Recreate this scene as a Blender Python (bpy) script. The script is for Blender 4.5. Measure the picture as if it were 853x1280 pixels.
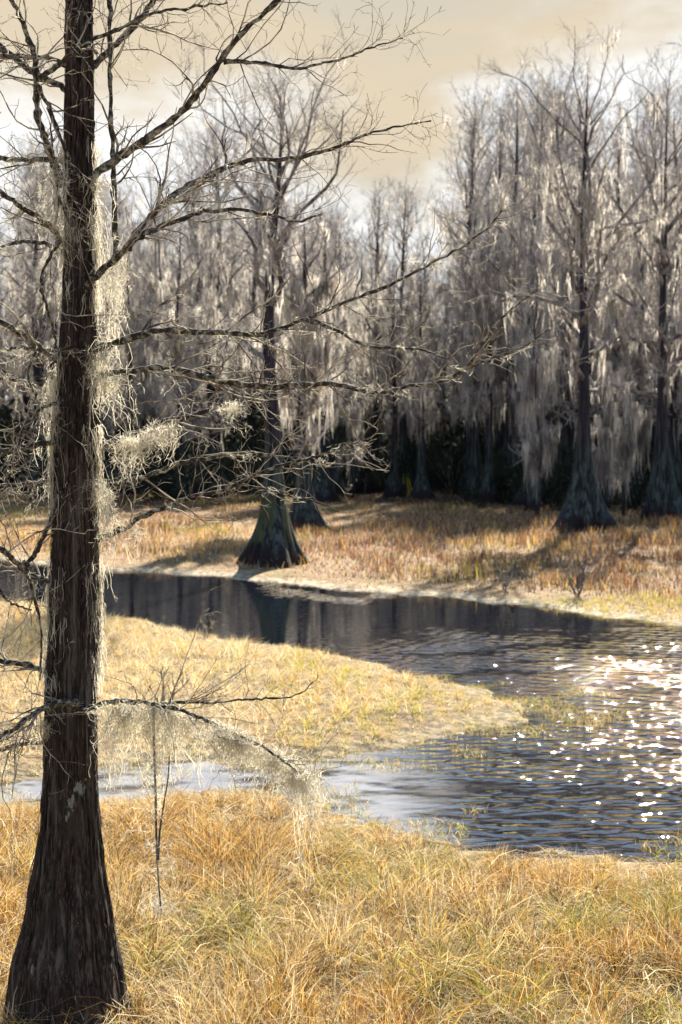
import bpy, math
import numpy as np
R = math.radians
sc = bpy.context.scene
for o in list(bpy.data.objects): bpy.data.objects.remove(o)

# ------------------------------------------------------------------ camera
F = 2133.0; H0 = 4.3; PITCH = math.atan(120 / F)
cd = bpy.data.cameras.new("camera"); cam = bpy.data.objects.new("camera", cd)
sc.collection.objects.link(cam); sc.camera = cam
cam.location = (0, 0, H0); cam.rotation_euler = (math.pi / 2 - PITCH, 0, 0)
cd.sensor_fit = 'VERTICAL'; cd.sensor_height = 36.0; cd.lens = 36.0 * F / 1280
cd.clip_start = 0.5; cd.clip_end = 5000
cd.dof.use_dof = True; cd.dof.focus_distance = 11.6; cd.dof.aperture_fstop = 3.4
sc.render.engine = 'CYCLES'
sc.cycles.use_denoising = True
sc.cycles.max_bounces = 6; sc.cycles.transmission_bounces = 4
sc.cycles.sample_clamp_indirect = 6
sc.view_settings.view_transform = 'Standard'; sc.view_settings.look = 'None'
sc.view_settings.exposure = 1.65; sc.view_settings.gamma = 1.0

# ------------------------------------------------------------------ light
SUN_EL, SUN_AZ = 33.5, 14.2          # azimuth measured to the right of the view direction (+Y)
w = bpy.data.worlds.new("World"); sc.world = w; w.use_nodes = True
nt = w.node_tree; N = nt.nodes; L = nt.links; N.clear()
def nd(t, **k):
    n = N.new(t)
    for a, b in k.items(): setattr(n, a, b)
    return n
def mth(op, a, b=None, c=None, clamp=False):
    n = N.new('ShaderNodeMath'); n.operation = op; n.use_clamp = clamp
    for i, v in enumerate((a, b, c)):
        if v is None: continue
        if isinstance(v, (int, float)): n.inputs[i].default_value = v
        else: L.new(v, n.inputs[i])
    return n.outputs[0]
def mixc(f, a, b):
    n = N.new('ShaderNodeMix'); n.data_type = 'RGBA'
    for i, v in ((0, f), (6, a), (7, b)):
        if isinstance(v, (int, float)): n.inputs[i].default_value = v
        elif isinstance(v, tuple): n.inputs[i].default_value = (*v, 1)
        else: L.new(v, n.inputs[i])
    return n.outputs[2]
def smooth(x, a, b):
    n = N.new('ShaderNodeMapRange'); n.interpolation_type = 'SMOOTHSTEP'
    L.new(x, n.inputs[0]); n.inputs[1].default_value = a; n.inputs[2].default_value = b
    return n.outputs[0]
sky = nd('ShaderNodeTexSky', sky_type='NISHITA', sun_disc=False)
sky.sun_elevation = R(SUN_EL); sky.sun_rotation = R(SUN_AZ); sky.dust_density = .3; sky.air_density = 1.3; sky.ozone_density = 4
tc = nd('ShaderNodeTexCoord'); sp = nd('ShaderNodeSeparateXYZ'); L.new(tc.outputs['Generated'], sp.inputs[0])
el = sp.outputs[2]
mp = nd('ShaderNodeMapping'); mp.inputs['Scale'].default_value = (1, 1, 2.2); L.new(tc.outputs['Generated'], mp.inputs[0])
n1 = nd('ShaderNodeTexNoise'); n1.inputs['Scale'].default_value = 6.5; n1.inputs['Detail'].default_value = 8; n1.inputs['Roughness'].default_value = .62
L.new(mp.outputs[0], n1.inputs[0])
n2 = nd('ShaderNodeTexNoise'); n2.inputs['Scale'].default_value = 3.1; n2.inputs['Detail'].default_value = 6
mp2 = nd('ShaderNodeMapping'); mp2.inputs['Scale'].default_value = (1, 1, 5); mp2.inputs['Location'].default_value = (3, 1, 7)
L.new(tc.outputs['Generated'], mp2.inputs[0]); L.new(mp2.outputs[0], n2.inputs[0])
# white bank of cloud low over the wood, beige veil above it, clear sky higher up
top = mth('ADD', mth('MULTIPLY', mth('SUBTRACT', n1.outputs[0], .5), 0.20), mth('ADD', mth('MULTIPLY', smooth(sp.outputs[0], .03, .12), .085), mth('ADD', mth('MULTIPLY', smooth(sp.outputs[0], .03, -.10), .05), .138)))
bank = mth('SUBTRACT', 1.0, smooth(mth('SUBTRACT', el, top), -0.045, 0.03))
beige = mixc(smooth(n2.outputs[0], 0.50, 0.66), (0.255, 0.217, 0.160), (0.225, 0.205, 0.166))
veil = mixc(bank, beige, (0.345, 0.35, 0.35))
hi = nd('ShaderNodeVectorMath', operation='SCALE'); L.new(sky.outputs[0], hi.inputs[0]); hi.inputs[3].default_value = 0.06
allc = mixc(smooth(el, 0.242, 0.32), veil, hi.outputs[0])
bg = nd('ShaderNodeBackground'); L.new(allc, bg.inputs[0]); bg.inputs[1].default_value = 1.0
out = nd('ShaderNodeOutputWorld'); L.new(bg.outputs[0], out.inputs[0])
sl = bpy.data.lights.new("sun", 'SUN'); sl.energy = 5.0; sl.angle = R(0.5); sl.color = (1.0, 0.90, 0.74)
so = bpy.data.objects.new("sun", sl); sc.collection.objects.link(so)
so.rotation_euler = (R(90 - SUN_EL), 0, math.pi - R(SUN_AZ))   # lamp shines from +Y toward the camera
so.location = (30, 60, 60)

# ------------------------------------------------------------------ helpers
rng = np.random.default_rng(7)
cp, sp_ = math.cos(PITCH), math.sin(PITCH)
def at(px, py, Y):
    u = (px - 426.5) / F; v = (640 - py) / F
    y = cp + sp_ * v; z = -sp_ + cp * v
    t = Y / y
    return np.array([u * t, Y, H0 + z * t])
def grd(px, py, z=0.0):
    u = (px - 426.5) / F; v = (640 - py) / F
    y = cp + sp_ * v; zz = -sp_ + cp * v
    t = (z - H0) / zz
    return np.array([u * t, y * t, z])
def norm(a): return a / np.maximum(np.linalg.norm(a, axis=-1, keepdims=True), 1e-9)

_T = rng.random((256, 256))
def vnoise(x, y):                       # smooth 2-D value noise, 0..1
    xi = np.floor(x).astype(int); yi = np.floor(y).astype(int); fx = x - xi; fy = y - yi
    fx = fx * fx * (3 - 2 * fx); fy = fy * fy * (3 - 2 * fy)
    g = lambda i, j: _T[i % 256, j % 256]
    return (g(xi, yi) * (1 - fx) + g(xi + 1, yi) * fx) * (1 - fy) + (g(xi, yi + 1) * (1 - fx) + g(xi + 1, yi + 1) * fx) * fy
def fbm(x, y, o=4):
    s = 0; a = 0.5
    for i in range(o): s = s + a * vnoise(x * 2 ** i + 17 * i, y * 2 ** i + 31 * i); a *= .5
    return s / (1 - .5 ** o)

def tubes(P, Rr, s=5, closed=False):
    P = np.asarray(P, float); n, k, _ = P.shape
    t = np.gradient(P, axis=1); t = norm(t)
    m = norm(t.mean(1)); ref = np.where(np.abs(m[:, 2:3]) > .8, [[1., 0, 0]], [[0, 0, 1.]])[:, None, :]
    u = norm(np.cross(t, ref)); v = np.cross(t, u)
    a = np.arange(s) * 2 * math.pi / s
    V = P[:, :, None] + Rr[:, :, None, None] * (u[:, :, None] * np.cos(a)[None, None, :, None] + v[:, :, None] * np.sin(a)[None, None, :, None])
    b = (np.arange(n) * k * s)[:, None, None]; i = np.arange(k - 1)[None, :, None] * s; j = np.arange(s)[None, None, :]; j2 = (j + 1) % s
    Q = np.stack([b + i + j, b + i + j2, b + i + s + j2, b + i + s + j], -1).reshape(-1, 4)
    return V.reshape(-1, 3), Q
def ribbons(P, W, side):
    n, k, _ = P.shape
    s = side[:, None, :] if side.ndim == 2 else side
    V = np.stack([P - s * W[..., None] / 2, P + s * W[..., None] / 2], 2)
    b = (np.arange(n) * k * 2)[:, None]; i = np.arange(k - 1)[None, :] * 2
    Q = np.stack([b + i, b + i + 1, b + i + 3, b + i + 2], -1).reshape(-1, 4)
    return V.reshape(-1, 3), Q
def cat(*g):
    Vs, Qs, o = [], [], 0
    for V, Q in g:
        Vs.append(V); Qs.append(Q + o); o += len(V)
    return np.concatenate(Vs), np.concatenate(Qs)
def resample(pts, k):
    pts = np.asarray(pts, float)
    d = np.r_[0, np.cumsum(np.linalg.norm(np.diff(pts, axis=0), axis=1))]; s = np.linspace(0, d[-1], k)
    out = np.empty((k, pts.shape[1]))
    # Catmull-Rom through the points
    e = np.vstack([2 * pts[0] - pts[1], pts, 2 * pts[-1] - pts[-2]])
    idx = np.clip(np.searchsorted(d, s, 'right') - 1, 0, len(pts) - 2)
    t = ((s - d[idx]) / np.maximum(d[idx + 1] - d[idx], 1e-9))[:, None]
    p0, p1, p2, p3 = e[idx], e[idx + 1], e[idx + 2], e[idx + 3]
    return .5 * ((2 * p1) + (p2 - p0) * t + (2 * p0 - 5 * p1 + 4 * p2 - p3) * t ** 2 + (3 * p1 - p0 - 3 * p2 + p3) * t ** 3)
def spawn(P, Rr, m, l0, l1, ang, k, up=.1, wig=.25, rfac=.6, rmin=.001, t0=.1, t1=1., flat=.5, rend=.35):
    n, K, _ = P.shape
    ln = np.linalg.norm(np.diff(P, axis=1), axis=2).sum(1)
    i = rng.choice(n, m, p=ln / ln.sum()); t = rng.uniform(t0, t1, m) * (K - 1)
    a = np.minimum(t.astype(int), K - 2); f = (t - a)[:, None]
    p = P[i, a] * (1 - f) + P[i, a + 1] * f
    r = Rr[i, a]; tg = norm(P[i, a + 1] - P[i, a])
    q = rng.normal(size=(m, 3)); q[:, 2] *= flat
    q = norm(q - (q * tg).sum(1, keepdims=True) * tg)
    A = rng.uniform(ang[0], ang[1], m)[:, None]
    d = norm(tg * np.cos(A) + q * np.sin(A))
    le = rng.uniform(l0, l1, m) * (1.15 - .5 * t / (K - 1))
    out = np.empty((m, k, 3)); out[:, 0] = p
    curl = rng.normal(size=(m, 3)) * wig
    for j in range(1, k):
        d = norm(d + curl * .5 + rng.normal(size=(m, 3)) * wig + np.array([0, 0, up]))
        p = p + d * (le / (k - 1))[:, None]; out[:, j] = p
    rr = np.maximum(r * rfac, rmin)[:, None] * np.linspace(1, rend, k)[None]
    return out, np.maximum(rr, rmin * .6)

def mk(name, VQ, m, parent=None, base=None, smooth_=True, attr=None, kind=None, label=None):
    V, Q = VQ
    if base is not None: V = V - np.asarray(base)
    me = bpy.data.meshes.new(name); me.vertices.add(len(V)); me.vertices.foreach_set('co', V.astype('f4').ravel())
    me.loops.add(Q.size); me.loops.foreach_set('vertex_index', Q.astype('i4').ravel())
    me.polygons.add(len(Q)); me.polygons.foreach_set('loop_start', np.arange(0, Q.size, 4, dtype='i4'))
    me.update(calc_edges=True); me.validate()
    if smooth_: me.polygons.foreach_set('use_smooth', np.ones(len(me.polygons), bool))
    if attr is not None:
        a = me.attributes.new('tint', 'FLOAT_COLOR', 'POINT'); a.data.foreach_set('color', np.c_[attr, np.ones(len(attr))].astype('f4').ravel())
    me.materials.append(m)
    o = bpy.data.objects.new(name, me); sc.collection.objects.link(o)
    if parent is not None: o.parent = parent
    elif base is not None: o.location = base
    if kind: o['kind'] = kind
    if label: o['label'] = label
    return o
def thing(name, label, ctg, loc, group=None):
    o = bpy.data.objects.new(name, None); sc.collection.objects.link(o); o.location = [float(c) for c in loc]
    o.empty_display_size = .3; o['label'] = label; o['category'] = ctg
    if group: o['group'] = group
    return o
def tag(o, label, ctg, group=None, kind=None):
    o['label'] = label; o['category'] = ctg
    if group: o['group'] = group
    if kind: o['kind'] = kind
    return o
def copy_thing(root, loc, rz, scl, label, group=None):
    c = root.copy(); sc.collection.objects.link(c)
    c.location = [float(v) for v in loc]; c.rotation_euler = (0, 0, rz); c.scale = scl; c['label'] = label
    if group: c['group'] = group
    elif 'group' in c: del c['group']
    c.rotation_euler = (rng.normal() * .022, rng.normal() * .022, rz)
    for ch in kids[root.name]:
        d = ch.copy(); sc.collection.objects.link(d); d.parent = c
    return c
kids = {}
LR = 1.0

# ------------------------------------------------------------------ materials
def mat(name, build, rough=.9):
    m = bpy.data.materials.new(name); m.use_nodes = True
    global N, L
    N = m.node_tree.nodes; L = m.node_tree.links; b = N['Principled BSDF']; b.inputs['Roughness'].default_value = rough
    b.inputs['Specular IOR Level'].default_value = .25
    build(b, N['Material Output']); return m
def coords(scale, kind='Object', loc=(0, 0, 0)):
    t = N.new('ShaderNodeTexCoord'); p = N.new('ShaderNodeMapping'); p.inputs['Scale'].default_value = scale; p.inputs['Location'].default_value = loc
    L.new(t.outputs[kind], p.inputs[0]); return p.outputs[0]
def noise(vec, scale, detail=5, rough=.6):
    n = N.new('ShaderNodeTexNoise'); n.inputs['Scale'].default_value = scale; n.inputs['Detail'].default_value = detail
    n.inputs['Roughness'].default_value = rough; L.new(vec, n.inputs[0]); return n.outputs[0]
def bump(b, h, s, d):
    n = N.new('ShaderNodeBump'); n.inputs['Strength'].default_value = s; n.inputs['Distance'].default_value = d
    L.new(h, n.inputs['Height']); L.new(n.outputs[0], b.inputs['Normal'])
def translucent(b, o, col, f):
    t = N.new('ShaderNodeBsdfTranslucent')
    if isinstance(col, tuple): t.inputs[0].default_value = (*col, 1)
    else: L.new(col, t.inputs[0])
    m = N.new('ShaderNodeMixShader'); m.inputs[0].default_value = f
    L.new(b.outputs[0], m.inputs[1]); L.new(t.outputs[0], m.inputs[2]); L.new(m.outputs[0], o.inputs[0])

def m_hero_bark(b, o):
    v = coords((1, 1, .07)); a = noise(v, 34, 8, .7); c = noise(coords((1, 1, .5)), 4.5, 4)
    a2 = noise(coords((1, 1, .11), loc=(9, 1, 2)), 95, 4, .6)
    lich = noise(coords((1, 1, .45), loc=(4, 2, 1)), 7.5, 6, .7)
    col = mixc(smooth(a, .35, .7), (.012, .008, .008), (.085, .058, .048))
    col = mixc(mth('MULTIPLY', smooth(a2, .5, .66), .6), col, (.20, .165, .14))
    col = mixc(smooth(c, .5, .72), col, (.06, .05, .044))
    col = mixc(mth('MULTIPLY', smooth(lich, .62, .65), .85), col, (.34, .37, .30))
    v2 = coords((1, 1, .045), loc=(7, 7, 0)); g = noise(v2, 22, 5)
    col = mixc(mth('MULTIPLY', smooth(g, .52, .66), .55), col, (.24, .22, .19))
    L.new(col, b.inputs['Base Color']); bump(b, mth('ADD', a, mth('MULTIPLY', a2, .8)), 1.0, .05)
M_HERO = mat('hero_bark', m_hero_bark)
def m_branch(b, o):
    a = noise(coords((1, 1, 1)), 22, 7, .75); c = noise(coords((1, 1, 1), loc=(3, 3, 3)), 7, 4)
    col = mixc(smooth(a, .46, .66), (.030, .025, .022), (.42, .41, .33))
    col = mixc(mth('MULTIPLY', smooth(c, .5, .7), .6), col, (.07, .05, .04))
    L.new(col, b.inputs['Base Color']); bump(b, a, .8, .008)
M_BRANCH = mat('lichened_branch', m_branch)
def m_twig(b, o):
    a = noise(coords((1, 1, 1)), 9, 3); L.new(mixc(smooth(a, .38, .6), (.09, .065, .05), (.48, .44, .35)), b.inputs['Base Color'])
M_TWIG = mat('twig', m_twig)
def m_moss(b, o):
    a = noise(coords((1, 1, .4)), 6, 4); col = mixc(smooth(a, .35, .65), (.46, .43, .34), (.80, .76, .63))
    L.new(col, b.inputs['Base Color']); translucent(b, o, col, .5)
M_MOSS = mat('spanish_moss', m_moss)
def m_farmoss(b, o):
    a = noise(coords((1, 1, .3)), 1.6, 4); col = mixc(smooth(a, .38, .62), (.24, .22, .21), (.84, .79, .70))
    L.new(col, b.inputs['Base Color']); translucent(b, o, col, .5)
M_FARMOSS = mat('far_moss', m_farmoss)
def m_farbark(b, o):
    v = coords((1, 1, .08)); a = noise(v, 9, 5, .7)
    g = N.new('ShaderNodeNewGeometry'); s = N.new('ShaderNodeSeparateXYZ'); L.new(g.outputs['Position'], s.inputs[0])
    z = mth('ADD', s.outputs[2], mth('MULTIPLY', noise(coords((1, 1, .3)), 2.2, 3), 1.4))
    col = mixc(smooth(a, .35, .7), (.013, .013, .020), (.065, .054, .062))
    green = mixc(smooth(a, .4, .65), (.008, .013, .018), (.085, .11, .10))
    f = mth('MULTIPLY', mth('SUBTRACT', 1.0, smooth(z, 2.6, 5.2)), smooth(z, 1.15, 1.5))
    col = mixc(f, col, green)
    col = mixc(mth('SUBTRACT', 1.0, smooth(z, 1.15, 1.5)), col, (.022, .017, .018))
    L.new(col, b.inputs['Base Color']); bump(b, a, .8, .06)
M_FARBARK = mat('cypress_bark', m_farbark)
def m_limb(b, o):
    a = noise(coords((1, 1, 1)), 3, 5); L.new(mixc(smooth(a, .35, .65), (.055, .05, .055), (.32, .29, .27)), b.inputs['Base Color'])
M_LIMB = mat('limb_bark', m_limb)
def m_fartwig(b, o):
    L.new(mixc(noise(coords((1, 1, 1)), 1.2, 3), (.22, .20, .20), (.68, .64, .60)), b.inputs['Base Color'])
M_FARTWIG = mat('far_twig', m_fartwig)
def m_grass(b, o):
    t = N.new('ShaderNodeAttribute'); t.attribute_name = 'tint'; L.new(t.outputs['Color'], b.inputs['Base Color'])
    translucent(b, o, t.outputs['Color'], .45)
M_GRASS = mat('grass_blades', m_grass, .7)
def m_leaf(b, o):
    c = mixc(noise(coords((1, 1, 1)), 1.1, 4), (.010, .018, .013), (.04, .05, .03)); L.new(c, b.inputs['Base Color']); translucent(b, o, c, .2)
M_LEAF = mat('evergreen_leaf', m_leaf)
def m_ground(b, o):
    g = N.new('ShaderNodeNewGeometry'); s = N.new('ShaderNodeSeparateXYZ'); L.new(g.outputs['Position'], s.inputs[0])
    v = coords((1, 1, 1)); a = noise(v, 6, 8, .7); c = noise(v, .5, 5)
    near = mixc(smooth(a, .35, .65), (.05, .03, .014), (.30, .20, .085))
    far = mixc(smooth(a, .35, .65), (.12, .065, .035), (.36, .24, .12))
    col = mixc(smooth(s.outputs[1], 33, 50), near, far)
    col = mixc(mth('MULTIPLY', smooth(c, .5, .65), .5), col, (.13, .13, .03))
    mud = mixc(smooth(a, .4, .6), mixc(smooth(s.outputs[1], 33, 38), (.06, .048, .022), (.18, .14, .09)), mixc(smooth(s.outputs[1], 33, 38), (.32, .25, .14), (.56, .48, .33)))
    col = mixc(mth('SUBTRACT', 1.0, smooth(s.outputs[2], .03, .10)), col, mud)
    col = mixc(mth('SUBTRACT', 1.0, smooth(s.outputs[2], -.03, .0)), col, (.03, .025, .018))
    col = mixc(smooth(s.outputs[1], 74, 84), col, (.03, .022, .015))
    L.new(col, b.inputs['Base Color']); bump(b, a, .7, .06)
M_GROUND = mat('marsh_ground', m_ground)
def m_water(b, o):
    b.inputs['Roughness'].default_value = .02
    b.inputs['IOR'].default_value = 1.33; b.inputs['Specular IOR Level'].default_value = .5
    g = N.new('ShaderNodeNewGeometry'); s = N.new('ShaderNodeSeparateXYZ'); L.new(g.outputs['Position'], s.inputs[0])
    X, Y = s.outputs[0], s.outputs[1]
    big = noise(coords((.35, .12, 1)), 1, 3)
    sky_glare = mth('MULTIPLY', mth('SUBTRACT', 1.0, smooth(mth('ADD', X, mth('MULTIPLY', big, 1.6)), .9, 2.3)), mth('SUBTRACT', 1.0, smooth(Y, 20.5, 23.5)))
    sky_glare = mth('MULTIPLY', sky_glare, smooth(noise(coords((.9, 1.6, 1), loc=(2, 2, 0)), 1.3, 5), .33, .56))
    L.new(mixc(sky_glare, (.006, .008, .013), (.28, .30, .34)), b.inputs['Base Color'])  # pale sky reflection painted into the base colour of the left channel
    rip = smooth(mth('ADD', X, mth('MULTIPLY', mth('SUBTRACT', big, .5), 5)), -.6, 2.6)      # wind reaches the open right side
    farcalm = mth('SUBTRACT', 1.0, smooth(mth('ADD', Y, mth('MULTIPLY', mth('SUBTRACT', big, .5), 9)), 27, 36))
    patch = smooth(noise(coords((.55, .9, 1), loc=(9, 1, 0)), 1, 4), .36, .60)
    spot_ = mth('MULTIPLY', smooth(noise(coords((.30, .16, 1), loc=(4, 6, 0)), 1, 2), .56, .66), smooth(X, -2.5, 0))
    amp = mth('ADD', mth('MULTIPLY', mth('MAXIMUM', mth('MULTIPLY', mth('MULTIPLY', rip, farcalm), mth('ADD', mth('MULTIPLY', patch, .95), .16)), mth('MULTIPLY', spot_, .6)), 1.0), .03)
    def wave(sc_, rot, dist, ds):
        t = N.new('ShaderNodeTexCoord'); p = N.new('ShaderNodeMapping'); p.inputs['Rotation'].default_value = (0, 0, rot); L.new(t.outputs['Object'], p.inputs[0])
        w_ = N.new('ShaderNodeTexWave'); w_.bands_direction = 'Y'; L.new(p.outputs[0], w_.inputs[0]); w_.inputs['Scale'].default_value = sc_
        w_.inputs['Distortion'].default_value = dist; w_.inputs['Detail'].default_value = 2; w_.inputs['Detail Scale'].default_value = ds; return w_.outputs['Fac']
    h = mth('ADD', mth('MULTIPLY', wave(.85, .28, 5.0, 1.1), .13), mth('MULTIPLY', wave(1.4, -.42, 5.0, 1.6), .07))
    h = mth('ADD', h, mth('MULTIPLY', noise(coords((5.5, 8, 1), loc=(1, 8, 0)), 1.0, 2, .5), .09))
    amp = mth('MULTIPLY', amp, mth('ADD', mth('MULTIPLY', smooth(Y, 17.5, 23), .70), .42))
    bump(b, mth('MULTIPLY', h, amp), 1.0, .20)
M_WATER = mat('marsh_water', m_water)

# ------------------------------------------------------------------ ground and water
WPX = [(-700, 676), (0, 698), (130, 712), (200, 716), (300, 722), (400, 733), (500, 742), (600, 750), (700, 760), (853, 782), (1400, 862),
       (1400, 1140), (853, 1082), (750, 1077), (650, 1066), (560, 1055), (480, 1045), (420, 1030), (398, 1006), (300, 992), (200, 1000), (100, 1006), (0, 1015), (-500, 1045),
       (-500, 985), (0, 983), (60, 975), (120, 957), (250, 950), (330, 957), (400, 952), (480, 938), (560, 922), (640, 898), (668, 884),
       (620, 868), (540, 850), (480, 836), (430, 822), (312, 806), (227, 790), (176, 775), (126, 768), (0, 755), (-700, 730)]
WP = np.array([grd(*p)[:2] for p in WPX])
def shore(x, y):          # signed distance to the water's edge, positive on land
    x0_ = np.asarray(x, float); y0_ = np.asarray(y, float)
    x = np.asarray(x, float) + (fbm(np.asarray(y) * .9 + 5, np.asarray(x) * .9, 3) - .5) * .9
    y = np.asarray(y, float) + (fbm(x * .8, y * .8 + 9, 3) - .5) * 1.0 * np.clip(y / 30, .4, 1.6)
    x = x + (fbm(y0_ * 3.1, x * 3.1 + 40, 2) - .5) * .5; y = y + (fbm(x0_ * 3.3 + 7, y * 3.3, 2) - .5) * .55
    d = np.full(x.shape, 1e9); ins = np.zeros(x.shape, bool)
    for i in range(len(WP)):
        a = WP[i]; b = WP[(i + 1) % len(WP)]; ab = b - a
        t = np.clip(((x - a[0]) * ab[0] + (y - a[1]) * ab[1]) / (ab @ ab), 0, 1)
        d = np.minimum(d, np.hypot(x - a[0] - t * ab[0], y - a[1] - t * ab[1]))
        c = (a[1] > y) != (b[1] > y)
        ins ^= c & (x < (b[0] - a[0]) * (y - a[1]) / (b[1] - a[1] + 1e-12) + a[0])
    return np.where(ins, -d, d)
def gz(x, y, d=None):
    x = np.asarray(x, float); y = np.asarray(y, float)
    if d is None: d = shore(x, y)
    n = fbm(x * .7, y * .7, 4) - .5
    land = .015 + .13 * (1 - np.exp(-np.maximum(d, 0) / .8)) + n * .10 * np.clip(d / 1.0, 0, 1)
    wat = .015 - .10 * np.clip(-d / .4, 0, 1) - .6 * (1 - np.exp(-np.maximum(-d - .2, 0) / 1.5))
    for a_, b_, rx, ry in ((1.72, 16.25, .45, .20), (3.2, 16.2, .25, .12), (.9, 16.7, .3, .12)):
        land = land - .24 * np.exp(-(((x - a_) / rx) ** 2 + ((y - b_) / ry) ** 2) ** 1.5)
    return np.where(d > 0, land, wat)
def axis(lo, hi, step, far, g=1.25):
    a = list(np.arange(lo, hi, step)); s = step; x = hi
    while x < far: a.append(x); s *= g; x += s
    a.append(far); return a
xa = axis(0, 16, .16, 2500); xs = np.array([-v for v in xa[:0:-1]] + xa)
ys = []; y = 6.0; 
while y < 62: ys.append(y); y += .10 + max(0, y - 12) * .006
while y < 3000: ys.append(y); y += max(.8, (y - 60) * .12)
ys = np.array([-600, -100, -30, -5, 2] + ys + [3000])
GX, GY = np.meshgrid(xs, ys)
GZ = gz(GX, GY)
nx, ny = len(xs), len(ys)
ii = (np.arange(ny - 1)[:, None] * nx + np.arange(nx - 1)[None]).reshape(-1)
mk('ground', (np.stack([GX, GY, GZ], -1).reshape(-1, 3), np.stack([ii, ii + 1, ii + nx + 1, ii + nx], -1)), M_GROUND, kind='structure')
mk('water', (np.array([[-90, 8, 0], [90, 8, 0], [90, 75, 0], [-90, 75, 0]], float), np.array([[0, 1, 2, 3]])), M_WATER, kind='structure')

# ------------------------------------------------------------------ grass
PAL = {'straw': (.72, .49, .16), 'gold': (.66, .36, .06), 'rust': (.36, .16, .05), 'pale': (.76, .66, .44), 'green': (.22, .27, .05), 'lime': (.50, .49, .07), 'brown': (.13, .06, .025), 'mauve': (.30, .19, .14)}
def blades(x, y, h, lean, wd, cols, k=4, flop=.5):
    n = len(x); z = gz(x, y) - .02
    az = rng.uniform(0, 2 * math.pi, n); hd = np.stack([np.cos(az), np.sin(az), 0 * az], 1)
    t = np.linspace(0, 1, k)[None, :, None]
    b = np.stack([x, y, z], 1)[:, None]
    ln = lean[:, None, None]
    P = b + hd[:, None] * h[:, None, None] * ln * (t ** (1.4)) * 1.0 + np.array([0, 0, 1.]) * h[:, None, None] * t * np.sqrt(np.maximum(1 - (ln * t * flop) ** 2, .05))
    P[:, 1:] += rng.normal(size=(n, k - 1, 3)) * (.035 * h)[:, None, None]
    P[:, 1:, 2] = np.maximum(P[:, 1:, 2], b[:, :, 2] + .01)
    side = norm(np.stack([-np.sin(az), np.cos(az), 0 * az], 1) + rng.normal(size=(n, 3)) * .6)
    W = wd[:, None] * np.linspace(1, .12, k)[None] 
    V, Q = ribbons(P, W, side)
    C = np.repeat(cols, 2 * k, axis=0)
    return V, Q, np.clip(C, 0, .85)
def pick(wts, u):
    names = list(wts); c = np.cumsum([wts[q] for q in names], axis=0); c = c / c[-1]
    idx = (u[None] > c).sum(0); return np.array([PAL[q] for q in names])[np.clip(idx, 0, len(names) - 1)]
def field(n, X, Yr, ymin, ymax, dmin=.05):
    y = np.sqrt(rng.uniform(ymin ** 2, ymax ** 2, n)); x = (rng.uniform(-1, 1, n)) * (y * .2 + X)
    # tussocks: pull part of the blades toward clump centres
    c = .36; gx = np.round(x / c); gy = np.round(y / c)
    jx = _T[(gx.astype(int)) % 256, (gy.astype(int) * 7) % 256]; jy = _T[(gx.astype(int) * 5) % 256, (gy.astype(int)) % 256]
    cx = (gx + jx - .5) * c; cy = (gy + jy - .5) * c; f = rng.uniform(0, .8, n)
    x = x + (cx - x) * f; y = y + (cy - y) * f
    d = shore(x, y); return x, y, d
# near bank
x, y, d = field(145000, 1.6, 0, 9.6, 19.5)
near_edge = WP[12:23]
k_ = (d > .03) & (y < 19.3) & ((gz(x, y, d) > .0) | (rng.random(len(x)) < .1))
x, y, d = x[k_], y[k_], d[k_]
g1 = fbm(x * 1.1, y * 1.1, 4); g2 = fbm(x * 2.6 + 40, y * 2.6, 3); g3 = fbm(x * .6 + 9, y * .6 + 70, 3)
keep = (g2 > .43) | (rng.random(len(x)) < np.clip((g2 - .2) * 2.6, .12, 1))
x, y, d, g1, g2, g3 = [q[keep] for q in (x, y, d, g1, g2, g3)]
gr = np.clip((g1 - .50) * 7 + (x - .5) * .4, .04, 1.5)
rs = np.clip((g3 - .42) * 4, .1, 1)
u = rng.random(len(x))
cols = pick({'straw': 1.1 * np.ones_like(x), 'gold': .65 * rs + .1, 'rust': .75 * rs, 'pale': .45 + .55 * (1.3 - rs) + 1.4 * np.clip(1.2 - d, 0, 1), 'green': 1.3 * gr, 'lime': .8 * gr, 'brown': .75 * np.ones_like(x)}, u)
cols = cols * rng.uniform(.5, 1.25, (len(x), 1))
foot = np.exp(-(((x + 1.8) / .8) ** 2 + ((y - 10.6) / 1.0) ** 2))
hh = (.05 + .17 * np.clip(d / 2.2, 0, 1) + .30 * np.clip((g2 - .42) * 3.5, 0, 1) * np.clip(d / 2, 0, 1)) * rng.uniform(.45, 1.15, len(x)) * (1 - .72 * foot)
lean = rng.uniform(.1, 1.1, len(x)) + .35 * (g1 > .58) + .5 * (rng.random(len(x)) < .2)
V, Q, C = blades(x, y, hh, lean, rng.uniform(.004, .0115, len(x)), cols)
tag(mk('grass', (V, Q), M_GRASS, attr=C), 'golden and rusty dead marsh grass filling the near bank at the bottom', 'grass', kind='stuff')
# fallen, criss-crossing dead blades lying on the near bank
x, y, d = field(16000, 1.6, 0, 9.8, 19.3); k_ = d > .0; x, y, d = x[k_], y[k_], d[k_]
cols = pick({'pale': np.ones_like(x), 'straw': .8 * np.ones_like(x), 'rust': .2 * np.ones_like(x)}, rng.random(len(x))) * rng.uniform(.8, 1.15, (len(x), 1))
V, Q, C = blades(x, y, rng.uniform(.12, .36, len(x)) * np.clip(.35 + d * .5, 0, 1), rng.uniform(1.2, 2.0, len(x)), rng.uniform(.004, .009, len(x)), cols, flop=.75)
V[:, 2] += np.repeat(rng.uniform(.02, .22, len(x)) * np.clip(d * .6, .05, 1), 8)
tag(mk('dead_grass', (V, Q), M_GRASS, attr=C), 'pale bent dead blades lying across the near bank grass', 'dead grass', kind='stuff')
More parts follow.
